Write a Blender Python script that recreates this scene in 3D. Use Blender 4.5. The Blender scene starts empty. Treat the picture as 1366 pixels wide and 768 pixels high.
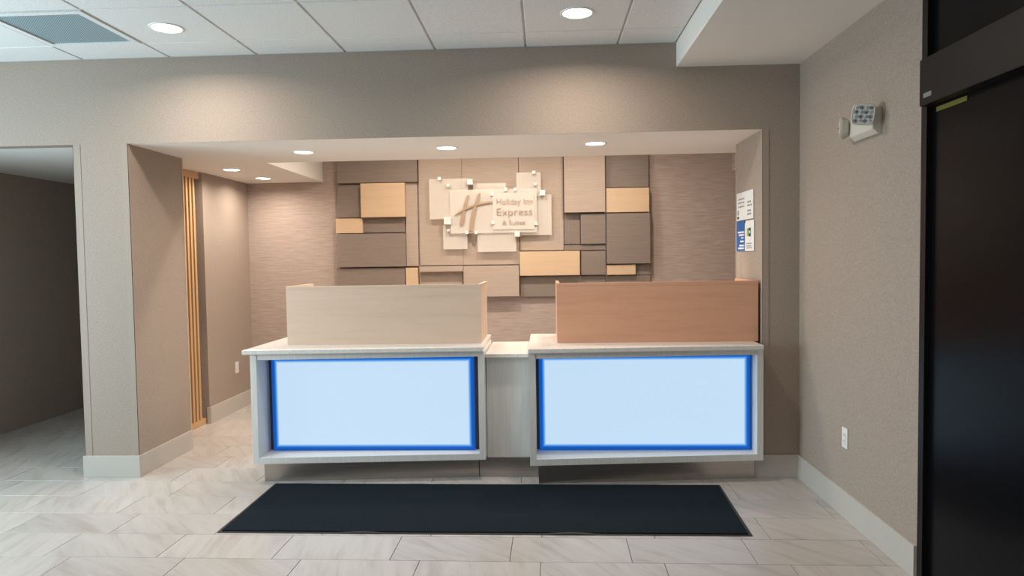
import bpy, bmesh, math, random
from mathutils import Vector, Matrix
random.seed(7)
S = bpy.context.scene
C = S.collection

# ------------------------------------------------------------------ camera
F_PX, CX, CD, CH = 929.115, 0.46541, 4.73928, 1.5112
YAW, PITCH, ROLL = math.radians(-2.6906), math.radians(-2.49481), math.radians(-0.84782)
_f = Vector((math.sin(YAW)*math.cos(PITCH), math.cos(YAW)*math.cos(PITCH), math.sin(PITCH)))
_r = Vector((math.cos(YAW), -math.sin(YAW), 0)); _u = _r.cross(_f)
CR = math.cos(ROLL)*_r + math.sin(ROLL)*_u
CU = math.cos(ROLL)*_u - math.sin(ROLL)*_r
CAM = Vector((CX, -CD, CH))
cam = bpy.data.cameras.new('camera'); camo = bpy.data.objects.new('camera', cam); C.objects.link(camo)
cam.sensor_fit = 'HORIZONTAL'; cam.sensor_width = 36; cam.lens = F_PX*36/1366; cam.clip_start = .05; cam.clip_end = 100
M3 = Matrix((CR, CU, -_f)).transposed()
camo.matrix_world = Matrix.Translation(CAM) @ M3.to_4x4()
S.camera = camo

def ray(a, b): return _f + (a-683)/F_PX*CR + (384-b)/F_PX*CU
def on(a, b, axis, val):
    """where the sight line through photo pixel (a,b) meets the plane axis=val"""
    d = ray(a, b); t = (val-CAM[axis])/d[axis]; return CAM + d*t

# ------------------------------------------------------------------ light set-up
W = bpy.data.worlds.new('world'); S.world = W; W.use_nodes = True
W.node_tree.nodes['Background'].inputs[0].default_value = (.80, .90, 1.0, 1)
W.node_tree.nodes['Background'].inputs[1].default_value = .012
S.view_settings.view_transform = 'Standard'; S.view_settings.look = 'None'
S.view_settings.exposure = 0.05; S.view_settings.gamma = 1.0
S.view_settings.use_curve_mapping = False
# lamp powers (W) and colours
P_CEIL, P_ALC, P_REC, P_DAY = 14.0, 7.5, 17.0, 175.0     # ceiling, alcove and recess downlights; entrance daylight
K_LAMP, K_DAY = (1.0, .87, .74), (.68, .90, 1.0)
# daylight coming in through the glazed entrance wall on the room's left
sun = bpy.data.lights.new('window_left_offscreen', 'AREA'); sun.shape = 'RECTANGLE'; sun.size = 2.6; sun.size_y = 2.0
sun.energy = P_DAY; sun.color = K_DAY
suno = bpy.data.objects.new('window_left_offscreen', sun); C.objects.link(suno)
suno.location = (-4.57, -1.9, 1.60); suno.rotation_euler = (math.radians(90), 0, math.radians(-90))

# ------------------------------------------------------------------ materials
def mat(name, col, rough=.6, metal=0., spec=.5, emit=None, estr=0.):
    m = bpy.data.materials.new(name); m.use_nodes = True
    b = m.node_tree.nodes['Principled BSDF']
    b.inputs['Base Color'].default_value = (*col, 1); b.inputs['Roughness'].default_value = rough
    b.inputs['Metallic'].default_value = metal; b.inputs['Specular IOR Level'].default_value = spec
    if emit: b.inputs['Emission Color'].default_value = (*emit, 1); b.inputs['Emission Strength'].default_value = estr
    return m
def nd(m, t, **k):
    n = m.node_tree.nodes.new(t)
    for a, v in k.items(): setattr(n, a, v)
    return n
def lk(m, a, b): m.node_tree.links.new(a, b)
def bsdf(m): return m.node_tree.nodes['Principled BSDF']
def ramp(m, fac, stops):
    r = nd(m, 'ShaderNodeValToRGB'); e = r.color_ramp.elements
    while len(e) < len(stops): e.new(.5)
    for i, (p, c) in enumerate(stops): e[i].position = p; e[i].color = (*c, 1)
    lk(m, fac, r.inputs['Fac']); return r.outputs['Color']
def noise(m, scale=(1,1,1), s=10, detail=4, coord='Object', rnd=False, rough=.6):
    tc = nd(m, 'ShaderNodeTexCoord'); mp = nd(m, 'ShaderNodeMapping'); mp.inputs['Scale'].default_value = scale
    lk(m, tc.outputs[coord], mp.inputs['Vector'])
    n = nd(m, 'ShaderNodeTexNoise'); n.inputs['Scale'].default_value = s; n.inputs['Detail'].default_value = detail
    n.inputs['Roughness'].default_value = rough
    if rnd:
        n.noise_dimensions = '4D'; oi = nd(m, 'ShaderNodeObjectInfo'); mu = nd(m, 'ShaderNodeMath', operation='MULTIPLY')
        lk(m, oi.outputs['Random'], mu.inputs[0]); mu.inputs[1].default_value = 50; lk(m, mu.outputs[0], n.inputs['W'])
    lk(m, mp.outputs['Vector'], n.inputs['Vector']); return n.outputs['Fac']
def bump(m, fac, st=.1, dist=.002):
    b = nd(m, 'ShaderNodeBump'); b.inputs['Strength'].default_value = st; b.inputs['Distance'].default_value = dist
    lk(m, fac, b.inputs['Height']); lk(m, b.outputs['Normal'], bsdf(m).inputs['Normal'])
def mix(m, fac, a, b):
    x = nd(m, 'ShaderNodeMix', data_type='RGBA')
    for s, v in ((0, fac), (6, a), (7, b)):
        if hasattr(v, 'links'): lk(m, v, x.inputs[s])
        else: x.inputs[s].default_value = v if s == 0 else (*v, 1)
    return x.outputs[2]
def sc(c, k): return tuple(v*k for v in c)

def woven(name, col, sx, sz, amp=.14, bst=.25, s=1.0):
    """wall covering: two crossed thread noises"""
    m = mat(name, col, .85, spec=.25)
    a = noise(m, (sx, sx, sz), s, 3); b = noise(m, (sz*1.1, sz*1.1, sx*1.1), s, 2)
    mm = nd(m, 'ShaderNodeMath', operation='ADD'); lk(m, a, mm.inputs[0]); lk(m, b, mm.inputs[1])
    h = nd(m, 'ShaderNodeMath', operation='MULTIPLY'); lk(m, mm.outputs[0], h.inputs[0]); h.inputs[1].default_value = .5
    lk(m, ramp(m, h.outputs[0], [(.3, sc(col, 1-amp)), (.7, sc(col, 1+amp))]), bsdf(m).inputs['Base Color'])
    bump(m, h.outputs[0], bst, .002); return m
WALLC = (.365, .297, .248)
M_wall = woven('wall_covering', WALLC, 70, 260, .26, .4)
M_niche = M_wall
def streaky(name, col, amp=.2):
    m = mat(name, col, .8, spec=.25)
    a = noise(m, (5, 5, 110), 1, 5, rough=.7)
    lk(m, ramp(m, a, [(.32, sc(col, 1-amp)), (.68, sc(col, 1+amp))]), bsdf(m).inputs['Base Color'])
    bump(m, a, .3, .003); return m
M_back = streaky('grasscloth_wall', (.435, .350, .305))
M_fabric = streaky('brushed_taupe_panel', (.245, .197, .167), .10)
bsdf(M_fabric).inputs['Roughness'].default_value = .45
M_fabric_l = streaky('brushed_light_taupe_panel', (.45, .36, .295), .07)
bsdf(M_fabric_l).inputs['Roughness'].default_value = .45

def maple(name, col, amp=.13, rot=False):
    m = mat(name, col, .38, spec=.45)
    a = noise(m, (1.2, 1.2, 14) if not rot else (14, 14, 1.2), 1.6, 6, rnd=True, rough=.62)
    f = noise(m, (6, 6, 160) if not rot else (160, 160, 6), 1, 3, rnd=True)
    c = ramp(m, a, [(.30, sc(col, 1-amp*1.4)), (.5, col), (.72, sc(col, 1+amp*.8))])
    c2 = mix(m, f, c, sc(col, .93)); lk(m, c2, bsdf(m).inputs['Base Color']); return m
M_maple = maple('maple_veneer', (.66, .475, .31), .10)
M_maple_pale = maple('maple_veneer_pale', (.72, .545, .43), .09)
M_maple_tan = maple('maple_veneer_tan', (.70, .385, .25), .12)
M_slat = maple('maple_slat', (.60, .37, .185), .1, True)
def lam():
    m = mat('grey_wood_laminate', (.47, .44, .41), .45)
    a = noise(m, (90, 90, 2.5), 1, 4)
    lk(m, ramp(m, a, [(.3, (.70, .685, .66)), (.7, (.80, .785, .76))]), bsdf(m).inputs['Base Color']); return m
M_lam = lam()
def quartz():
    m = mat('white_quartz', (.78, .755, .72), .22)
    a = noise(m, (1, 1, 1), 45, 3)
    lk(m, ramp(m, a, [(.35, (.73, .70, .665)), (.6, (.80, .78, .75))]), bsdf(m).inputs['Base Color']); return m
M_quartz = quartz()
def steel():
    m = mat('brushed_stainless', (.46, .43, .40), .36, 1.0)
    a = noise(m, (2, 2, 400), 1, 2); b = noise(m, (1, 1, 1), 3, 2)
    lk(m, ramp(m, a, [(.3, (.50, .455, .42)), (.7, (.62, .57, .53))]), bsdf(m).inputs['Base Color'])
    bump(m, a, .03, .001); return m
M_steel = steel()
M_base = mat('baseboard_paint', (.52, .485, .44), .45)
M_white = M_cream = mat('ceiling_paint', (.80, .77, .73), .75, spec=.25)
def ctile():
    m = mat('acoustic_tile', (.74, .74, .73), .9, spec=.15)
    a = noise(m, (1, 1, 1), 140, 3, rnd=True)
    lk(m, ramp(m, a, [(.32, (.62, .62, .61)), (.55, (.76, .76, .75))]), bsdf(m).inputs['Base Color']); bump(m, a, .35, .003); return m
M_ctile = ctile()
M_grid = mat('ceiling_grid_paint', (.50, .485, .47), .5)
M_ftile = None
def ftile():
    m = mat('porcelain_tile', (.60, .555, .51), .32, spec=.45)
    oi = nd(m, 'ShaderNodeObjectInfo')
    tc = nd(m, 'ShaderNodeTexCoord'); vr = nd(m, 'ShaderNodeVectorRotate', rotation_type='Z_AXIS')
    an = nd(m, 'ShaderNodeMath', operation='MULTIPLY_ADD'); lk(m, oi.outputs['Random'], an.inputs[0]); an.inputs[1].default_value = 1.0; an.inputs[2].default_value = .5
    lk(m, tc.outputs['Object'], vr.inputs['Vector']); lk(m, an.outputs[0], vr.inputs['Angle'])
    mp = nd(m, 'ShaderNodeMapping'); mp.inputs['Scale'].default_value = (2.2, 16, 1); lk(m, vr.outputs[0], mp.inputs['Vector'])
    n = nd(m, 'ShaderNodeTexNoise', noise_dimensions='4D'); n.inputs['Scale'].default_value = 1.1; n.inputs['Detail'].default_value = 6; n.inputs['Roughness'].default_value = .6
    n.inputs['Distortion'].default_value = .35
    w = nd(m, 'ShaderNodeMath', operation='MULTIPLY'); lk(m, oi.outputs['Random'], w.inputs[0]); w.inputs[1].default_value = 60; lk(m, w.outputs[0], n.inputs['W'])
    lk(m, mp.outputs[0], n.inputs['Vector'])
    c = ramp(m, n.outputs['Fac'], [(.28, (.385, .33, .29)), (.48, (.49, .447, .417)), (.75, (.555, .515, .488))])
    h = nd(m, 'ShaderNodeHueSaturation'); lk(m, c, h.inputs['Color'])
    v = nd(m, 'ShaderNodeMath', operation='MULTIPLY_ADD'); lk(m, oi.outputs['Random'], v.inputs[0]); v.inputs[1].default_value = .12; v.inputs[2].default_value = .94
    lk(m, v.outputs[0], h.inputs['Value']); lk(m, h.outputs[0], bsdf(m).inputs['Base Color'])
    return m
M_ftile = ftile()
M_grout = mat('grout', (.33, .30, .275), .9)
def carpet():
    m = mat('mat_pile', (.012, .016, .024), .95, spec=.1)
    a = noise(m, (1, 1, 1), 210, 3); b = noise(m, (3, 12, 1), 2, 4)
    c = ramp(m, a, [(.35, (.003, .005, .008)), (.66, (.022, .031, .040))])
    lk(m, mix(m, b, c, (.008, .014, .020)), bsdf(m).inputs['Base Color']); bump(m, a, .8, .004); return m
M_pile = carpet()
M_rubber = mat('black_rubber', (.025, .023, .022), .6)
M_dark = mat('dark_void', (.02, .019, .018), .8)
M_gap = mat('dark_backing', (.07, .062, .055), .7)
M_bronze = mat('black_aluminium', (.007, .006, .006), .45, spec=.25)
M_blackglass = mat('dark_tinted_glass', (.004, .004, .005), .25, spec=.08)
M_plastic = mat('white_plastic', (.78, .77, .74), .4)
M_slot = mat('dark_slot', (.03, .03, .03), .6)
M_emergency = mat('ivory_housing', (.62, .58, .51), .45)
M_lens = mat('led_lens', (.75, .77, .80), .12, .6)
M_lensd = mat('led_lens_cell', (.40, .42, .46), .1, .8)
M_lampglow = mat('downlight_lens', (1, 1, 1), .5, emit=(1.0, .95, .88), estr=14)
M_trimw = mat('downlight_trim', (.82, .80, .77), .4)
def panel_glow():
    m = mat('lit_acrylic', (.5, .6, .7), .3)
    bsdf(m).inputs['Emission Color'].default_value = (.57, .76, .945, 1); bsdf(m).inputs['Emission Strength'].default_value = .92
    bsdf(m).inputs['Base Color'].default_value = (.05, .06, .08, 1); bsdf(m).inputs['Specular IOR Level'].default_value = .2; return m
M_glow = panel_glow()
def border_glow():
    m = mat('blue_led_border', (.01, .02, .04), .3)
    uv = nd(m, 'ShaderNodeUVMap', uv_map='UVMap'); sp = nd(m, 'ShaderNodeSeparateXYZ'); lk(m, uv.outputs[0], sp.inputs[0])
    c = ramp(m, sp.outputs['Y'], [(0, (.0015, .075, .38)), (.48, (.002, .10, .50)), (.72, (.06, .29, .80)), (1, (.45, .67, .93))])
    lk(m, c, bsdf(m).inputs['Emission Color']); bsdf(m).inputs['Emission Strength'].default_value = .95
    bsdf(m).inputs['Specular IOR Level'].default_value = .2; return m
M_border = border_glow()
def frosted():
    m = mat('frosted_glass', (.90, .84, .76), .35, spec=.4)
    b = bsdf(m); b.inputs['Transmission Weight'].default_value = .0; b.inputs['Alpha'].default_value = .42
    return m
M_frost = frosted()
M_cube = mat('satin_standoff', (.86, .84, .80), .3, .2)
M_gold = mat('brushed_gold_letter', (.42, .30, .205), .45, .2)
M_goldt = mat('tan_lettering', (.36, .255, .18), .5, .1)
M_paper = mat('sign_white', (.80, .80, .78), .5)
M_blue = mat('sign_blue', (.008, .12, .38), .4)
M_ink = mat('sign_ink', (.22, .25, .30), .6)
M_inkd = mat('sign_navy', (.02, .05, .12), .6)
M_green = mat('sign_green', (.25, .45, .06), .6)
M_yellow = mat('yellow_sticker', (.14, .135, .012), .6)
M_silver = mat('silver_badge', (.22, .22, .22), .4)
def perf():
    m = mat('perforated_grille', (.20, .29, .33), .5)
    tc = nd(m, 'ShaderNodeTexCoord'); mp = nd(m, 'ShaderNodeMapping'); mp.inputs['Scale'].default_value = (95, 95, 95)
    mp.inputs['Rotation'].default_value = (0, 0, math.radians(45)); lk(m, tc.outputs['Object'], mp.inputs['Vector'])
    v = nd(m, 'ShaderNodeTexVoronoi'); v.inputs['Scale'].default_value = 1; v.inputs['Randomness'].default_value = 0; lk(m, mp.outputs[0], v.inputs['Vector'])
    lk(m, ramp(m, v.outputs['Distance'], [(.30, (.06, .09, .11)), (.38, (.30, .40, .44))]), bsdf(m).inputs['Base Color']); return m
M_perf = perf()

# ------------------------------------------------------------------ mesh helpers
def bm_box(bm, x0, x1, y0, y1, z0, z1):
    v = [bm.verts.new(p) for p in ((x0,y0,z0),(x1,y0,z0),(x1,y1,z0),(x0,y1,z0),(x0,y0,z1),(x1,y0,z1),(x1,y1,z1),(x0,y1,z1))]
    for f in ((3,2,1,0),(4,5,6,7),(0,1,5,4),(1,2,6,5),(2,3,7,6),(3,0,4,7)): bm.faces.new([v[i] for i in f])
def bm_prism(bm, pts, z0, z1):
    a = [bm.verts.new((x, y, z0)) for x, y in pts]; b = [bm.verts.new((x, y, z1)) for x, y in pts]; n = len(pts)
    bm.faces.new(a[::-1]); bm.faces.new(b)
    for i in range(n): bm.faces.new((a[i], a[(i+1) % n], b[(i+1) % n], b[i]))
def bev(bm, w, seg=2):
    bmesh.ops.bevel(bm, geom=list(bm.edges), offset=w, segments=seg, profile=.6, affect='EDGES', clamp_overlap=True)
def link(name, bm, m, parent=None, smooth=False, kind=None):
    bmesh.ops.recalc_face_normals(bm, faces=list(bm.faces))
    me = bpy.data.meshes.new(name); bm.to_mesh(me); bm.free(); me.materials.append(m)
    if smooth: me.polygons.foreach_set('use_smooth', [True]*len(me.polygons))
    o = bpy.data.objects.new(name, me); C.objects.link(o); o.parent = parent
    if kind: o['kind'] = kind
    return o
def boxes(name, lst, m, parent=None, b=0, kind=None, org=None):
    bm = bmesh.new()
    for l in lst: bm_box(bm, *l)
    if b: bev(bm, b)
    if org: bmesh.ops.translate(bm, verts=list(bm.verts), vec=-Vector(org))
    o = link(name, bm, m, parent, kind=kind)
    if org: o.location = org
    return o
def prism(name, pts, z0, z1, m, parent=None, b=0, kind=None):
    bm = bmesh.new(); bm_prism(bm, pts, z0, z1)
    if b: bev(bm, b)
    return link(name, bm, m, parent, kind=kind)
def thing(name, label, cat, loc=(0,0,0), group=None):
    o = bpy.data.objects.new(name, None); C.objects.link(o); o.location = loc; o.empty_display_size = .1
    o['label'] = label; o['category'] = cat
    if group: o['group'] = group
    return o
def tag(o, label, cat, group=None):
    o['label'] = label; o['category'] = cat
    if group: o['group'] = group
    return o
def lathe(name, prof, m, parent=None, n=32, smooth=True):
    bm = bmesh.new(); rings = []
    for r, z in prof:
        rings.append([bm.verts.new((r*math.cos(2*math.pi*i/n), r*math.sin(2*math.pi*i/n), z)) for i in range(n)] if r > 1e-6 else [bm.verts.new((0, 0, z))])
    for a, b in zip(rings, rings[1:]):
        for i in range(n):
            j = (i+1) % n
            if len(a) == 1: bm.faces.new((a[0], b[i], b[j]))
            elif len(b) == 1: bm.faces.new((a[i], a[j], b[0]))
            else: bm.faces.new((a[i], a[j], b[j], b[i]))
    return link(name, bm, m, parent, smooth)
def under(o, parent):          # parent in place, parent at a plain offset
    o.parent = parent; o.location = Vector(o.location) - Vector(parent.location); return o

# ------------------------------------------------------------------ dimensions (metres)
XL, XJ, XR = -2.416, 1.928, 2.167         # portal left / right jamb faces, right wall
ZP, ZC, ZS, XS = 2.340, 2.921, 2.761, 1.359
YJL, YJR = .726, .637                     # jamb depths
XB, YB = -2.685, 2.58                     # niche side wall, niche back wall
XPE = -2.80                               # left end of the left pier
Y3, X3, X4, ZT = 1.075, -1.865, 2.405, 2.86   # recessed cove in the niche ceiling
XFL = -4.4                                # far left wall
HB, TB = .154, .014                       # baseboard
YD = -1.505                               # where right wall stops at the door

# ------------------------------------------------------------------ floor
floor = boxes('floor', [(-5.2, 3.2, -7.5, 3.0, -.12, -.012)], M_grout, kind='structure')
TW, TD, FX, FY, FR = .60714, .30351, .29325, .1786, -.0129
bm = bmesh.new(); g = .0016
bm_box(bm, -TW/2+g, TW/2-g, -TD/2+g, TD/2-g, -.012, 0)
bmesh.ops.bevel(bm, geom=[e for e in bm.edges if all(v.co.z > -.001 for v in e.verts)], offset=.0012, segments=1, affect='EDGES')
me_t = bpy.data.meshes.new('floor_tile'); bm.to_mesh(me_t); bm.free(); me_t.materials.append(M_ftile)
rest = bmesh.new(); cnt = 0
for r in range(-8, 20):
    ph = .0 if r % 2 == 0 else .155
    for k in range(-9, 6):
        xf = ph + (k+.5)*TW; yf = -(r+.5)*TD
        x = FX + xf - FR*yf; y = FY + yf + FR*xf
        if x < -4.9 or x > 2.75 or y > 2.6: continue
        if y > .15 and (x > 2.3): continue
        vis = -1.9 < y < 2.7 and x > -3.6 and not (-1.1 < x and y > .75) and not (y > .3 and x < -3.0)
        if vis:
            o = bpy.data.objects.new('floor_tile', me_t); C.objects.link(o); o.parent = floor
            o.location = (x, y, 0); o.rotation_euler.z = FR; cnt += 1
        else:
            mt = Matrix.Translation((x, y, 0)) @ Matrix.Rotation(FR, 4, 'Z')
            n0 = len(rest.verts); bm_box(rest, -TW/2+g, TW/2-g, -TD/2+g, TD/2-g, -.012, 0)
            rest.verts.ensure_lookup_table(); bmesh.ops.transform(rest, matrix=mt, verts=rest.verts[n0:])
o = link('distant_tiles', rest, M_ftile, floor); o['kind'] = 'stuff'

# ------------------------------------------------------------------ walls
WT = .02
wf = boxes('wall_front', [(XPE, XL, 0, YJL, 0, ZC),                        # left pier
                          (XL, XJ, 0, .10, ZP+.003, ZC), (XL, XJ, 0, .005, ZP-.0005, ZP+.003),                        # header over the opening
                          (XJ, XR+.3, 0, YJR, 0, ZC),                      # right of the opening
                          (XFL, XPE, 0, .10, ZP, ZC)], M_wall, kind='structure')
# jamb coverings (the paler fabric inside the opening) with corner guards
jl = boxes('jamb_lining', [(XL-.002, XL+.003, .004, YJL-.004, 0, ZP)], M_niche, wf)
jr = boxes('jamb_lining', [(XJ-.003, XJ+.002, .004, YJR-.004, 0, ZP)], M_niche, wf)
M_guard = woven('corner_guard_vinyl', sc(WALLC, 1.02), 40, 120, .04, .05)
M_guard2 = mat('jamb_end_trim', (.52, .43, .36), .45)
def guard(x, y, dx, dy, w=.042, t=.0025, m=M_guard, z1=ZP):
    # L strip wrapping an outside corner at (x,y): one leg along dx on the front face, one along dy on the side face
    boxes('corner_guard', [(min(x-dx*t, x+dx*w), max(x-dx*t, x+dx*w), y-t, y, HB, z1),
                           (min(x-dx*t, x), max(x-dx*t, x), y-t, y+w*.6, HB, z1)], m, wf)
guard(XL+.003, 0, -1, 1); guard(XJ-.003, 0, 1, 1, .040, z1=ZP+.0); guard(XPE, 0, 1, 1, .05)
boxes('jamb_end_trim', [(XL-.002, XL+.006, YJL-.006, YJL+.006, HB, ZP-.001)], M_guard2, wf)
boxes('jamb_end_trim', [(XJ-.006, XJ+.002, YJR-.006, YJR+.006, HB, ZP-.001)], M_guard2, wf)
boxes('jamb_end_trim', [(XJ-.0045, XJ-.002, YJR-.12, YJR-.117, HB, ZP-.001)], M_guard2, wf)

wr = boxes('wall_right', [(XR, XR+.3, YD, 0, 0, ZC)], M_wall, kind='structure')
boxes('wall_right', [(XR+.12, XR+.3, -7.5, YD-2.2, 0, ZC)], M_wall, kind='structure')
wb = boxes('wall_back', [(XFL, 3.0, YB, YB+.15, 0, ZC+.1)], M_back, kind='structure')
wl = boxes('wall_left', [(-2.80, XB, 1.594, YB, 0, ZC)], M_niche, kind='structure')
boxes('wall_niche_right', [(2.62, 2.75, YJR, YB, 0, ZC)], M_niche, kind='structure')
# far-left wall with the glazed entrance opening the daylight comes through
boxes('wall_entrance', [(XFL-.15, XFL, -7.5, -3.2, 0, ZC), (XFL-.15, XFL, -.6, YB, 0, ZC),
                        (XFL-.15, XFL, -3.2, -.6, 2.60, ZC), (XFL-.15, XFL, -3.2, -.6, 0, .6)], M_wall, kind='structure')
bx = []
for yy in (-3.2, -1.92, -.64): bx.append((XFL-.10, XFL-.04, yy, yy+.04, .6, 2.60))
bx += [(XFL-.10, XFL-.04, -3.2, -.6, .6, .64), (XFL-.10, XFL-.04, -3.2, -.6, 2.56, 2.60)]
boxes('window_1', bx, M_bronze, kind='structure')

# far street front behind the photographer, with its window opening
boxes('wall_street', [(XFL, -3.2, -7.65, -7.5, 0, ZC), (.6, XR+.3, -7.65, -7.5, 0, ZC), (-3.2, .6, -7.65, -7.5, 2.45, ZC), (-3.2, .6, -7.65, -7.5, 0, .25)], M_wall, kind='structure')
boxes('window_2', [(-3.2+i*1.253, -3.16+i*1.253, -7.62, -7.56, .25, 2.45) for i in range(4)] + [(-3.2, .6, -7.62, -7.56, .25, .29), (-3.2, .6, -7.62, -7.56, 2.41, 2.45)], M_bronze, kind='structure')

# baseboards
boxes('baseboard_front', [(XPE-TB, XL+TB, -TB, 0, 0, HB), (XL, XL+TB, 0, YJL+.004, 0, HB), (XPE-TB, XPE, 0, YJL, 0, HB)], M_base, b=.002, kind='structure')
boxes('baseboard_front_right', [(1.80, XR-TB, -TB, 0, 0, HB)], M_base, b=.002, kind='structure')
boxes('baseboard_right', [(XR-TB, XR, YD+.012, 0, 0, HB)], M_base, b=.002, kind='structure')
boxes('baseboard_left', [(XB, XB+TB, 1.585, YB-TB, 0, HB), (XB-.02, XB+TB, 1.580, 1.594, 0, HB)], M_base, b=.002, kind='structure')
boxes('baseboard_back', [(XB+TB, 2.62, YB-TB, YB, 0, HB)], M_base, b=.002, kind='structure')

# ------------------------------------------------------------------ ceilings
ca = boxes('ceiling_alcove', [(XL, XJ, .005, .1, ZP, ZP+.003), (XL, XJ, .10, YJR, ZP, ZP+.08), (XL, 2.62, YJR, YJL, ZP, ZP+.08), (-2.80, 2.62, YJL, Y3, ZP, ZP+.08),
                              (-2.80, X3, Y3, YB, ZP, ZP+.08),
                              (X3-.02, X3, Y3, YB, ZP+.08, ZT),
                              (X3, X4, Y3-.02, Y3, ZP+.08, ZT), (X3-.02, X4+.02, Y3-.02, YB, ZT, ZT+.06)], M_white, kind='structure')
boxes('ceiling_passage', [(XFL, -2.80, .10, YB, ZP, ZP+.08)], M_white, kind='structure')
boxes('bulkhead', [(X4, 2.62, Y3, YB, ZP+.02, ZT)], M_back, kind='structure')  # right-hand soffit; the brown wall material stands in for its shade
bh = boxes('bulkhead', [(XS, XR+.3, -7.5, 0, ZS, ZC+.05)], M_cream, kind='structure')
cl = boxes('ceiling', [(XFL, XS, -7.5, 0, ZC+.03, ZC+.10)], M_dark, kind='structure')
GX, GY, CW = -2.0884, -.30856, .612
cols = [GX + i*CW for i in range(-3, 6)] + [XS]
rows = [0, GY] + [GY - j*CW for j in range(1, 12)]
cols = [c for c in cols if c > XFL+.05]; cols.insert(0, XFL)
tmesh = {}
def ceil_tile(x0, x1, y0, y1, hole=None):
    key = (round(x1-x0, 3), round(y1-y0, 3))
    if key not in tmesh:
        bm = bmesh.new(); hx, hy = (x1-x0)/2, (y1-y0)/2
        bm_box(bm, -hx+.006, hx-.006, -hy+.006, hy-.006, 0, .02)
        bmesh.ops.bevel(bm, geom=[e for e in bm.edges if all(v.co.z < .001 for v in e.verts)], offset=.004, segments=1, affect='EDGES')
        bmesh.ops.recalc_face_normals(bm, faces=list(bm.faces))
        me = bpy.data.meshes.new('ceiling_tile'); bm.to_mesh(me); bm.free(); me.materials.append(M_ctile); tmesh[key] = me
    o = bpy.data.objects.new('ceiling_tile', tmesh[key]); C.objects.link(o); o.parent = cl
    o.location = ((x0+x1)/2, (y0+y1)/2, ZC)
VENT = None
for i in range(len(cols)-1):
    for j in range(len(rows)-1):
        x0, x1, y1, y0 = cols[i], cols[i+1], rows[j], rows[j+1]
        if abs(cols[i+1]-GX) < .01 and j == 1: VENT = (x0, x1, y0, y1); continue
        ceil_tile(x0, x1, y0, y1)
for x in cols[1:-1]: boxes('grid_runner', [(x-.012, x+.012, rows[-1], 0, ZC+.006, ZC+.03)], M_grid, cl)
for y in rows[1:-1]: boxes('grid_cross_tee', [(XFL, XS, y-.012, y+.012, ZC+.008, ZC+.028)], M_grid, cl)
boxes('grid_wall_angle', [(XFL, XS, -.014, 0, ZC-.001, ZC+.0)], M_grid, cl)

# return-air grille in the ceiling
vx0, vx1, vy0, vy1 = VENT
vt = thing('air_return_grille', 'blue-grey perforated air return grille set in the tiled ceiling', 'vent', ((vx0+vx1)/2, (vy0+vy1)/2, ZC))
hw, hd = (vx1-vx0)/2-.008, (vy1-vy0)/2-.008
boxes('frame', [(-hw, hw, -hd, -hd+.04, -.006, .02), (-hw, hw, hd-.04, hd, -.006, .02), (-hw, -hw+.04, -hd+.04, hd-.04, -.006, .02), (hw-.04, hw, -hd+.04, hd-.04, -.006, .02)], M_ctile, vt, b=.002)
boxes('perforated_plate', [(-hw+.035, hw-.035, -hd+.035, hd-.035, .002, .008)], M_perf, vt)

# ------------------------------------------------------------------ recessed downlights
def downlight(x, y, z, r, label, energy, col, group=None, spread=160, lamp='downlight_lamp'):
    t = thing('recessed_downlight', label, 'downlight', (x, y, z), group)
    lathe('trim_ring', [(r*1.00, -.001), (r*1.03, -.006), (r*1.16, -.005), (r*1.20, -.001), (r*1.20, .004), (r*.98, .012), (r*1.0, -.001)], M_trimw, t)
    lathe('lens', [(0, -.002), (r*.98, -.002), (r*.99, .004), (0, .004)], M_lampglow, t, smooth=False)
    L = bpy.data.lights.new(lamp, 'AREA'); L.shape = 'DISK'; L.size = 2*r*.95; L.energy = energy; L.color = col; L.spread = math.radians(spread)
    lo = bpy.data.objects.new(lamp, L); C.objects.link(lo); lo.parent = t; lo.location = (0, 0, -.008)
for (u, v, lab) in ((222, 37, 'round white downlight in the ceiling tile beside the air return grille'),
                    (770, 17, 'round white downlight in the ceiling tiles beside the painted bulkhead')):
    q = on(u, v, 2, ZC); downlight(q.x, q.y, ZC, .083, lab, P_CEIL, K_LAMP)
for (u, v, lab) in ((405, 202.5, 'round downlight in the alcove ceiling beside the cream recess corner'),
                    (596, 197, 'round downlight in the alcove ceiling in front of the glass sign'),
                    (794, 191, 'round downlight in the alcove ceiling in front of the dark stacked wall panels'),
                    (309, 226, 'round downlight in the alcove ceiling beside the wooden slat screen'),
                    (351, 237.5, 'round downlight in the alcove ceiling nearest the grasscloth back wall')):
    q = on(u, v, 2, ZP); downlight(q.x, q.y, ZP, .070, lab, P_ALC, K_LAMP)
for x, lab in ((-.85, 'small warm downlight up in the ceiling recess above the left maple panel'), (.1, 'small warm downlight up in the ceiling recess above the glass sign'),
               (1.05, 'small warm downlight up in the ceiling recess above the dark stacked panels')):
    downlight(x, 1.48, ZT, .060, lab, P_REC, K_LAMP, 'lamps in the ceiling recess')
# added lobby downlights, unseen behind the photographer's stand, that fill in more light
for (x, y, lab) in ((-1.784, -3.0, 'added unseen lobby downlight over the open floor beside the tall entrance window'), (.674, -3.0, 'added unseen lobby downlight over the open floor beside the dark glass door'),
                    (-1.784, -5.4, 'added unseen lobby downlight close to the street window away from the bulkhead'), (.674, -5.4, 'added unseen lobby downlight close to the street window beside the bulkhead')):
    downlight(x, y, ZC, .083, lab, P_CEIL*.5, K_LAMP, 'added lobby ceiling downlights', lamp='added_lobby_lamp_offscreen')

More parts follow.
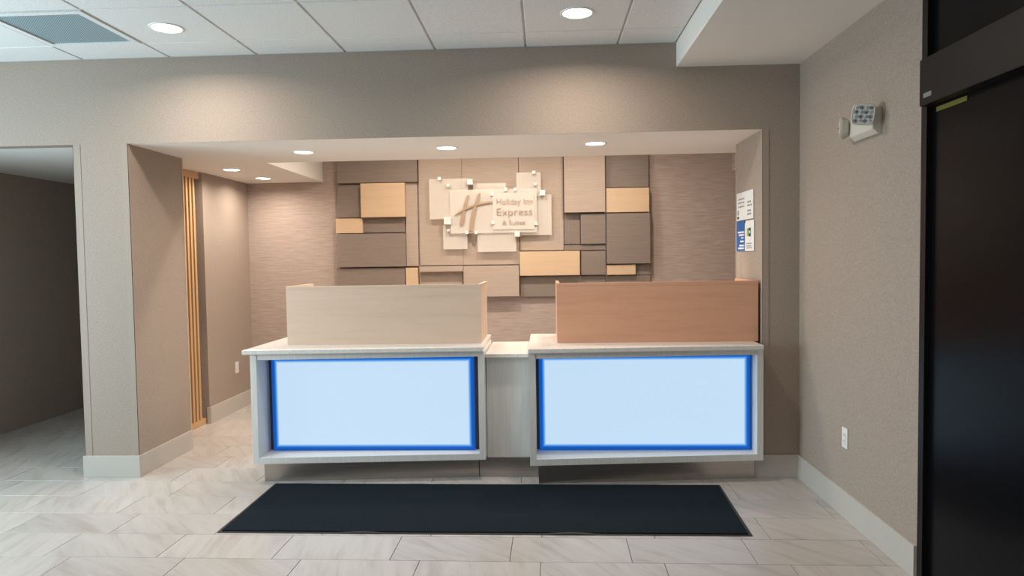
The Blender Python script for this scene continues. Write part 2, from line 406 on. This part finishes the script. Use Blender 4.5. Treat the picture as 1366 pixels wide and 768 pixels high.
# ------------------------------------------------------------------ slat screen
ss = thing('slat_screen', 'vertical maple slat screen standing between the two left alcove walls', 'screen', (-2.745, 1.16, 0))
y0, y1 = YJL+.006-1.16, 1.590-1.16
boxes('sill', [(-.03, .03, y0, y1, 0, .055)], M_slat, ss, b=.002)
boxes('head_rail', [(-.03, .03, y0, y1, ZP-.065, ZP-.002)], M_slat, ss, b=.002)
bm = bmesh.new(); bm_box(bm, -.024, .024, -.016, .016, .055, ZP-.065); bev(bm, .0015, 1); bmesh.ops.recalc_face_normals(bm, faces=list(bm.faces))
sm = bpy.data.meshes.new('slat'); bm.to_mesh(sm); bm.free(); sm.materials.append(M_slat)
k = 0; y = y1-.085
while y > y0+.02:
    o = bpy.data.objects.new('slat', sm); C.objects.link(o); o.parent = ss; o.location = (0, y, 0); y -= .062
# passage side lining behind the slats
boxes('wall_passage', [(-2.93, -2.90, YJL, YB, 0, ZP)], M_wall, kind='structure')

# ------------------------------------------------------------------ desks
def lerp(a, b, t): return a + (b-a)*t
def desk(name, label, x0, x1, f0, f1, px0, px1, slab, kick, zb=.146):
    """x0..x1 box; f0,f1 front y at its ends; px0..px1 lit panel"""
    ox = (x0+x1)/2; t = thing(name, label, 'desk', (ox, .25, 0))
    L = lambda x, y: (x-ox, y-.25)
    fr = lambda x: lerp(f0, f1, (x-x0)/(x1-x0))
    yb, zt, w, yp = .56, .886, .042, -.01
    prism('side_panel', [L(x0, f0), L(x0+w, fr(x0+w)), L(x0+w, yb), L(x0, yb)], zb, zt, M_lam, t, b=.0015)
    prism('side_panel', [L(x1-w, fr(x1-w)), L(x1, f1), L(x1, yb), L(x1-w, yb)], zb, zt, M_lam, t, b=.0015)
    prism('bottom_rail', [L(x0+w, fr(x0+w)), L(x1-w, fr(x1-w)), L(x1-w, yb), L(x0+w, yb)], zb, zb+.043, M_lam, t, b=.0015)
    prism('top_rail', [L(x0+w, fr(x0+w)+.004), L(x1-w, fr(x1-w)+.004), L(x1-w, yb), L(x0+w, yb)], .850, zt, M_lam, t, b=.0015)
    boxes('back_board', [(x0+w-ox, x1-w-ox, yp+.03-.25, yp+.05-.25, zb+.043, .850)], M_gap, t)
    z0, z1 = zb+.045, .848; bw = .042
    # lit panel: blue border strips (UV y: 0 at the outer edge, 1 inside) round a pale field
    bm = bmesh.new(); uv = bm.loops.layers.uv.new('UVMap'); yy = yp-.25
    O = [(px0-ox, z0), (px1-ox, z0), (px1-ox, z1), (px0-ox, z1)]
    I = [(px0-ox+bw, z0+bw), (px1-ox-bw, z0+bw), (px1-ox-bw, z1-bw), (px0-ox+bw, z1-bw)]
    for i in range(4):
        j = (i+1) % 4
        vs = [bm.verts.new((a, yy, b)) for a, b in (O[i], O[j], I[j], I[i])]
        f = bm.faces.new(vs)
        for l, q in zip(f.loops, ((0, 0), (1, 0), (1, 1), (0, 1))): l[uv].uv = q
        vs2 = [bm.verts.new((a, yy+.02, b)) for a, b in (O[i], O[j])]
        f2 = bm.faces.new((vs[1], vs[0], vs2[0], vs2[1]))
        for l in f2.loops: l[uv].uv = (0, 0)
    me = bpy.data.meshes.new('blue_border'); bm.to_mesh(me); bm.free(); me.materials.append(M_border)
    lp = boxes('light_panel', [(I[0][0], I[1][0], yy, yy+.02, I[0][1], I[2][1])], M_glow, t); lp['label'] = 'glowing pale blue acrylic panel'
    o = bpy.data.objects.new('blue_border', me); C.objects.link(o); o.parent = lp
    prism('countertop', [L(*q) for q in slab], .888, .920, M_quartz, t, b=.006)
    k0, k1 = kick
    prism('kick_plate', [L(*k0), L(*k1), L(k1[0], .5), L(k0[0], .5)], 0, zb, M_steel, t, b=.001)
    return t
desk('reception_desk', 'reception desk unit with glowing panel standing clear of the wall beside the slat screen',
     -1.512, .052, -.190, -.090, -1.440, -.026, [(-1.560, -.205), (.047, -.130), (.047, .620), (-1.545, .590)], ((-1.473, -.099), (-.004, .005)))
desk('reception_desk', 'reception desk unit with glowing panel abutting the wall beside the pale jamb notices',
     .356, 1.897, -.232, -.112, .418, 1.842, [(.352, -.260), (1.885, -.165), (1.885, .630), (.352, .630)], ((.410, -.149), (1.862, -.025)))
md = thing('desk_link_unit', 'narrow grey unit with lower counter bridging the two glowing reception desks', 'desk', (.205, .3, 0))
boxes('front_panel', [(.056-.205, .352-.205, -.285, -.26, .136, .833)], M_lam, md, b=.001)
boxes('body', [(.056-.205, .352-.205, -.26, .26, .136, .833)], M_lam, md)
boxes('countertop', [(.056-.205, .350-.205, -.345, .34, .834, .860)], M_quartz, md, b=.004)
boxes('kick_plate', [(.002-.205, .405-.205, -.298, -.22, 0, .136)], M_steel, md)

def screen(label, x0, x1, y, d, m, capm):
    ox = (x0+x1)/2; t = thing('privacy_screen', label, 'desk screen', (ox, y, .920)); h = .392
    boxes('front_panel', [(x0-ox, x1-ox, 0, .02, 0, h)], m, t, b=.0008)
    boxes('top_cap', [(x0-ox, x1-ox, -.001, .021, h, h+.020)], capm, t, b=.001)
    boxes('side_panel', [(x0-ox, x0-ox+.022, .02, d, 0, h+.02)], m, t, b=.0008)
    boxes('side_panel', [(x1-ox-.022, x1-ox, .02, d, 0, h+.02)], m, t, b=.0008)
    return t
screen('pale maple privacy screen on the desk beside the slat screen', -1.347, .022, .060, .52, M_maple_pale, M_maple_pale)
screen('orange-tan maple privacy screen on the desk beside the right jamb', .547, 1.908, .040, .50, M_maple_tan, M_maple_tan)

# ------------------------------------------------------------------ floor mat
A = [on(367, 644, 2, .006), on(960, 646, 2, .006), on(1004.5, 714.5, 2, .004), on(289.5, 709.8, 2, .004)]
A[0].x = A[3].x = (A[0].x+A[3].x)/2
mo = sum(A, Vector())/4; mo.z = 0
mt_ = thing('floor_mat', 'long dark navy entrance mat with black rubber edge in front of the desks', 'mat', mo)
def ripple(pts, z0, z1, m, name, amp):
    bm = bmesh.new(); n = 60
    def edge(a, b): return [a.lerp(b, i/n) for i in range(n)]
    loop = []
    for i in range(4):
        for q in edge(pts[i], pts[(i+1) % 4]): loop.append(q)
    a = []; b = []
    for i, q in enumerate(loop):
        s = i // n; w = 0
        if s == 2: w = amp*max(0, math.sin(i*.55)+math.sin(i*.23+1)-.8)       # curled front hem
        if s == 0: w = amp*.6*max(0, math.sin(i*.4)-.7)
        a.append(bm.verts.new((q.x-mo.x, q.y-mo.y, z0))); b.append(bm.verts.new((q.x-mo.x, q.y-mo.y, z1+w)))
    N = len(loop); bm.faces.new(b); bm.faces.new(a[::-1])
    for i in range(N): bm.faces.new((a[i], a[(i+1) % N], b[(i+1) % N], b[i]))
    bmesh.ops.triangulate(bm, faces=[f for f in bm.faces if len(f.verts) > 4])
    return link(name, bm, m, mt_)
def inset(p, d):
    c = sum(p, Vector())/4; return [Vector((q.x + math.copysign(d, c.x-q.x), q.y + math.copysign(d, c.y-q.y), 0)) for q in p]
ripple(A, .0005, .0035, M_rubber, 'rubber_border', .006)
pl = inset(A, .018); bm = bmesh.new(); bm_prism(bm, [(q.x-mo.x, q.y-mo.y) for q in pl], .003, .0105); bev(bm, .003); link('pile', bm, M_pile, mt_)

# ------------------------------------------------------------------ panelled feature wall
art = thing('panel_feature_wall', 'feature wall of overlapping taupe fabric and maple panels behind the desks', 'wall panels', (-.2, YB, 1.0))
D, LT, WD = M_fabric, M_fabric_l, M_maple
TOP = None
PAN = [  # u0, v0, u1, v1, proud, material, kind
 (449, TOP, 556.3, 243.5, .062, D), (449.5, 246, 481.5, 290, .030, D), (481, 244, 539.8, 289.3, .085, WD), (448, 291.5, 483.5, 311, .060, WD),
 (483.5, 289.5, 540, 310, .030, D), (541.5, 243.5, 557.5, 354.8, .028, LT), (449.5, 311.5, 541, 355.8, .058, D), (449.5, 357.5, 540.5, 398, .040, D),
 (541.5, 357, 558, 398, .050, WD), (559.3, TOP, 616.6, 353.8, .030, LT), (616.9, TOP, 692.2, 352.9, .026, LT), (559.5, 355, 617.7, 362.3, .075, LT),
 (559.8, 362, 617.6, 398, .018, LT), (618.5, 354.3, 692.6, 395.5, .075, LT), (693.4, 335, 773.6, 367.3, .080, WD), (692.9, TOP, 751.4, 333.8, .028, LT),
 (752.5, TOP, 807, 283, .085, LT), (808, TOP, 865, 249.6, .040, D), (808.6, 250.4, 866.0, 282.8, .070, WD), (809.2, 284.3, 867.5, 351.4, .075, D),
 (752.6, 285, 773.8, 325.5, .024, D), (774.8, 285, 807.5, 325, .062, D), (752.6, 326.6, 807.6, 333.4, .045, D), (775.2, 334.6, 807.8, 366.5, .066, D),
 (809.6, 353, 848, 366.3, .062, WD), (848.4, 352, 867.6, 366.3, .030, D), (694.6, 368, 807.6, 395, .036, D), (808.4, 367.4, 867.6, 393, .030, D)]
for (u0, v0, u1, v1, pr, m) in PAN:
    pr *= 1.35
    yf = YB - pr; um, vm = (u0+u1)/2, ((v0 or 212)+v1)/2
    x0, x1 = on(u0, vm, 1, yf).x, on(u1, vm, 1, yf).x; zb = on(um, v1, 1, yf).z
    zt = on(um, v0, 1, yf).z if v0 else 2.66
    boxes('maple_panel' if m is WD else 'fabric_panel', [(x0+.2, x1+.2, -pr, -.001, zb-1.0, zt-1.0)], m, art, b=.003)

# ------------------------------------------------------------------ glass logo sign
YS = YB - .125
sg = thing('glass_logo_sign', 'frosted glass plate sign with gold H emblem on the panelled wall', 'sign', (.0, YS, 1.6))
def px(u, v, y=YS): q = on(u, v, 1, y); return q.x, q.z
def plate(u0, v0, u1, v1, dy, th=.008):
    x0, z1 = px(u0, v0, YS+dy); x1, z0 = px(u1, v1, YS+dy)
    return boxes('glass_plate', [(x0, x1, dy, dy+th, z0-1.6, z1-1.6)], M_frost, sg, b=.0015)
plate(572.2, 238.8, 625, 291.6, .020); plate(631, 244.6, 675, 262, .030); plate(688.5, 230.2, 721.6, 262, .020)
plate(692.8, 260, 736, 313, .030); plate(591, 300, 623.6, 332, .030); plate(636.6, 306, 688.8, 335.2, .020)
main = plate(600, 253.5, 716.5, 309.6, .0)
plate(656.8, 259, 713, 305, -.014)
for (u, v, s) in ((627, 242.5, 7), (597, 294.5, 9.3), (690, 312, 7), (723.6, 257, 7), (586, 238, 4), (674.5, 252.5, 4), (687, 252.5, 4), (712, 229.7, 4),
                  (656.4, 259, 4), (657.4, 297, 4), (715, 298, 4), (622.7, 310, 4), (635, 310, 4), (598, 307, 3.2), (714, 245.5, 3.2), (597.5, 247, 3.4)):
    x, z = px(u, v, YS-.02); h = s*7.3/929/2; yb2 = .115 if s > 6 else .06
    boxes('standoff', [(x-h, x+h, -.03 if s > 6 else -.022, yb2-.004 if s > 6 else .04, z-1.6-h, z-1.6+h)], M_cube, sg, b=.0015)
def stroke(name, pts, widths, dy, th, m):
    bm = bmesh.new(); P = [Vector((*px(u, v, YS+dy), 0)) for u, v in pts]; L = []; R = []
    for i, q in enumerate(P):
        d = (P[min(i+1, len(P)-1)] - P[max(i-1, 0)]).normalized(); n = Vector((-d.y, d.x, 0)); w = widths[i]*1.3*7.25/929/2
        L.append(q+n*w); R.append(q-n*w)
    fr = [[bm.verts.new((q.x, dy+a, q.y-1.6)) for q in S_] for a in (0, th) for S_ in (L, R)]
    for i in range(len(P)-1):
        bm.faces.new((fr[0][i], fr[0][i+1], fr[1][i+1], fr[1][i])); bm.faces.new((fr[2][i], fr[3][i], fr[3][i+1], fr[2][i+1]))
        bm.faces.new((fr[0][i], fr[2][i], fr[2][i+1], fr[0][i+1])); bm.faces.new((fr[1][i], fr[1][i+1], fr[3][i+1], fr[3][i]))
    for i in (0, -1): bm.faces.new((fr[0][i], fr[1][i], fr[3][i], fr[2][i]))
    return link(name, bm, m, sg)
zz = lambda a, b: (560+a/6.142, 220+b/6.142)
stroke('emblem_stem', [zz(396, 246), zz(376, 310), zz(357, 390), zz(348, 450), zz(341, 492)], [1.6, 2.6, 3.4, 3.6, 3.2], -.018, .014, M_gold)
stroke('emblem_stem', [zz(488, 232), zz(462, 310), zz(440, 390), zz(428, 470), zz(420, 540)], [1.6, 2.8, 3.6, 4.0, 3.8], -.018, .014, M_gold)
stroke('emblem_crossbar', [zz(288, 410), zz(330, 382), zz(390, 350), zz(450, 328), zz(520, 312), zz(596, 302)], [1.0, 1.8, 2.2, 2.2, 2.0, 1.4], -.022, .012, M_gold)
def text(name, s, u0, u1, vbase, vtop, dy, m, ext=.003, off=0.0, shear=0.0):
    cu = bpy.data.curves.new(name, 'FONT'); cu.body = s; cu.size = 1; cu.extrude = 0; cu.offset = off; cu.shear = shear; cu.resolution_u = 3
    to = bpy.data.objects.new(name, cu); C.objects.link(to); dg = bpy.context.evaluated_depsgraph_get(); dg.update()
    me = bpy.data.meshes.new_from_object(to.evaluated_get(dg)); bpy.data.objects.remove(to)
    xs = [v.co.x for v in me.vertices]; a, b = min(xs), max(xs); cap = .70
    xa, za = px(u0, vbase, YS+dy); xb, _ = px(u1, vbase, YS+dy); _, zc = px(u0, vtop, YS+dy)
    for v in me.vertices:
        X = xa + (v.co.x-a)/(b-a)*(xb-xa); Z = za + v.co.y/cap*(zc-za); v.co = (X, dy, Z-1.6)
    # one mesh per letter: islands of the outline whose widths overlap belong together (i and its dot)
    n = len(me.vertices); par = list(range(n))
    def find(i):
        while par[i] != i: par[i] = par[par[i]]; i = par[i]
        return i
    for e in me.edges: par[find(e.vertices[0])] = find(e.vertices[1])
    isl = {}
    for i in range(n): isl.setdefault(find(i), []).append(i)
    gr = []
    for ids in sorted(isl.values(), key=lambda q: min(me.vertices[i].co.x for i in q)):
        lo = min(me.vertices[i].co.x for i in ids); hi = max(me.vertices[i].co.x for i in ids)
        if gr and lo < gr[-1][1]-.25*min(hi-lo, gr[-1][1]-gr[-1][0]): gr[-1][1] = max(hi, gr[-1][1]); gr[-1][2] += ids
        else: gr.append([lo, hi, list(ids)])
    for lo, hi, ids in gr:
        st = set(ids); ix = {i: k for k, i in enumerate(ids)}
        fs = [[ix[v] for v in p.vertices] for p in me.polygons if p.vertices[0] in st]
        m2 = bpy.data.meshes.new('letter'); m2.from_pydata([tuple(me.vertices[i].co) for i in ids], [], fs); m2.materials.append(m)
        o = bpy.data.objects.new('letter', m2); C.objects.link(o); o.parent = sg
        sd = o.modifiers.new('depth', 'SOLIDIFY'); sd.thickness = ext*2
text('lettering', 'Holiday Inn', 662.5, 710.5, 273.0, 265.0, -.019, M_goldt, ext=.0012, off=-.01)
text('lettering', 'Express', 662.8, 710.2, 287.6, 277.6, -.019, M_goldt, ext=.0015, off=-.008)
text('lettering', '& Suites', 670.5, 700.5, 300.0, 293.6, -.019, M_goldt, ext=.0012, off=-.01)

# ------------------------------------------------------------------ notices on the right jamb
XN = XJ - .0065
def jq(u, v): q = on(u, v, 0, XN); return q.y, q.z
n1 = thing('notice', 'white notice with grey lines of print on the right jamb above the blue one', 'notice', (XN, .395, 1.86))
n2 = thing('notice', 'half blue half white notice with green emblem below the plain white one', 'notice', (XN, .386, 1.64))
def npl(par, name, y0, y1, z0, z1, m, lift=0., th=.004):
    return boxes(name, [(-th-lift, -lift, y0-par.location.y, y1-par.location.y, z0-par.location.z, z1-par.location.z)], m, par)
npl(n1, 'board', .186, .603, 1.761, 1.963, M_paper)
npl(n2, 'board', .169, .604, 1.534, 1.750, M_paper)
npl(n2, 'blue_field', .384, .603, 1.535, 1.7555, M_blue, .004, .001)
rr = random.Random(3)
def printed(par, y0, y1, z, h, m, n=5):
    # a line of small print: word-sized marks
    y = y1; bm = bmesh.new()
    while y > y0+.008:
        w = rr.uniform(.018, .045); e = max(y0, y-w)
        bm_box(bm, -.0055, -.004, e-par.location.y, y-par.location.y, z-h/2-par.location.z, z+h/2-par.location.z); y = e-.012
    link('print_line', bm, m, par)
for z in (1.915, 1.888, 1.860): printed(n1, .40, .55, z, .010, M_ink)
for z in (1.882, 1.858, 1.820, 1.796): printed(n1, .22, .32, z, .012, M_ink)
npl(n1, 'emblem', .545, .575, 1.800, 1.835, M_ink, .004, .001); npl(n1, 'emblem', .535, .585, 1.772, 1.790, M_inkd, .004, .001)
for z, a, b in ((1.672, .40, .56), (1.652, .40, .53), (1.630, .42, .47), (1.605, .41, .50), (1.575, .40, .52), (1.555, .40, .55)):
    bm = bmesh.new(); bm_box(bm, -.0065, -.005, a-n2.location.y, b-n2.location.y, z-.006-n2.location.z, z+.006-n2.location.z); link('print_line', bm, M_paper, n2)
npl(n2, 'emblem', .275, .335, 1.640, 1.695, M_green, .004, .001); npl(n2, 'emblem', .238, .290, 1.636, 1.697, M_inkd, .005, .001)
npl(n2, 'emblem', .250, .280, 1.660, 1.676, M_paper, .006, .001)
for z in (1.588, 1.570, 1.555): printed(n2, .215, .345, z, .007, M_ink)
npl(n2, 'clip', .372, .388, 1.735, 1.757, M_inkd, .004, .002)

# ------------------------------------------------------------------ outlets
def outlet(label, loc, face):
    t = thing('wall_outlet', label, 'outlet', loc)
    sx = -1 if face < 0 else 1
    def b(x0, x1): return (min(sx*x0, sx*x1), max(sx*x0, sx*x1))
    boxes('cover_plate', [(*b(0, .006), -.036, .036, -.058, .058)], M_plastic, t, b=.002)
    boxes('receptacle', [(*b(.004, .009), -.017, .017, -.034, .034)], M_plastic, t, b=.0015)
    for z in (-.018, .018):
        for y in (-.006, .006): boxes('slot', [(*b(.0085, .0094), y-.0012, y+.0012, z-.005, z+.005)], M_slot, t)
outlet('white duplex outlet on the right wall above its baseboard', (XR, -.727, .457), -1)
outlet('white duplex outlet on the alcove side wall beside the slat screen', (XB, 2.19, .434), 1)

# ------------------------------------------------------------------ emergency light
em = thing('emergency_light', 'twin-head emergency light with square lamp cluster on the right wall', 'emergency light', (XR, -.995, 2.18))
bm = bmesh.new()      # housing: profile in (x,z), extruded along y
prof = [(0, -.072), (-.020, -.072), (-.046, -.048), (-.040, .058), (0, .064)]
a = [bm.verts.new((x, -.135, z)) for x, z in prof]; b_ = [bm.verts.new((x, .135, z)) for x, z in prof]
bm.faces.new(a); bm.faces.new(b_[::-1])
for i in range(5): bm.faces.new((a[i], b_[i], b_[(i+1) % 5], a[(i+1) % 5]))
bev(bm, .004); link('housing', bm, M_emergency, em)
def head(loc, rot):
    h = bpy.data.objects.new('lamp_head', None)
    bm = bmesh.new(); n = 24; rings = []
    for (s, y) in ((.020, .045), (.040, .035), (.052, .012), (.054, 0), (.050, -.004), (.046, -.002)):
        ring = []
        for i in range(n):
            t = 2*math.pi*i/n; c, s_ = math.cos(t), math.sin(t); k = (abs(c)**5+abs(s_)**5)**(-.2)
            ring.append(bm.verts.new((c*k*s, y, s_*k*s)))
        rings.append(ring)
    for p, q in zip(rings, rings[1:]):
        for i in range(n): bm.faces.new((p[i], p[(i+1) % n], q[(i+1) % n], q[i]))
    bm.faces.new(rings[0]); bm.faces.new(rings[-1][::-1])
    o = link('lamp_head', bm, M_emergency, em, smooth=False)
    o.location = loc; o.rotation_euler = rot
    for i in range(4):
        for j in range(4):
            x, z = -.033+i*.022, -.033+j*.022; bm = bmesh.new()
            bmesh.ops.create_cone(bm, cap_ends=True, segments=10, radius1=.0105, radius2=.004, depth=.008, matrix=Matrix.Translation((x, -.006, z)) @ Matrix.Rotation(math.radians(90), 4, 'X'))
            link('led_lens', bm, M_lens if (i+j) % 2 else M_lensd, o)
    boxes('neck', [(-.012, .012, .03, .07, -.012, .012)], M_emergency, o)
head((-.100, -.150, .020), (math.radians(4), math.radians(8), math.radians(-28)))
head((-.070, .180, .010), (math.radians(0), math.radians(-12), math.radians(-120)))

# ------------------------------------------------------------------ dark entrance door on the right
dr = boxes('door_1', [(XR+.02, XR+.10, YD-2.2, YD-.04, .02, ZS)], M_blackglass, kind='structure')
boxes('door_post', [(XR-.004, XR+.12, YD-.040, YD+.004, 0, ZS)], M_bronze, dr, b=.002)
boxes('door_post', [(XR-.004, XR+.12, YD-2.2, YD-2.15, 0, ZS)], M_bronze, dr, b=.002)
boxes('threshold', [(XR-.002, XR+.12, YD-2.15, YD-.04, 0, .02)], M_bronze, dr)
op = boxes('door_operator', [(XR-.036, XR+.02, YD-2.15, YD-.040, 2.150, 2.352)], M_bronze, dr, b=.003)
boxes('maker_badge', [(XR-.038, XR-.035, YD-.137, YD-.075, 2.180, 2.200)], M_silver, op, b=.0008)
boxes('warning_sticker', [(XR+.016, XR+.020, YD-.30, YD-.08, 2.120, 2.140)], M_yellow, dr)
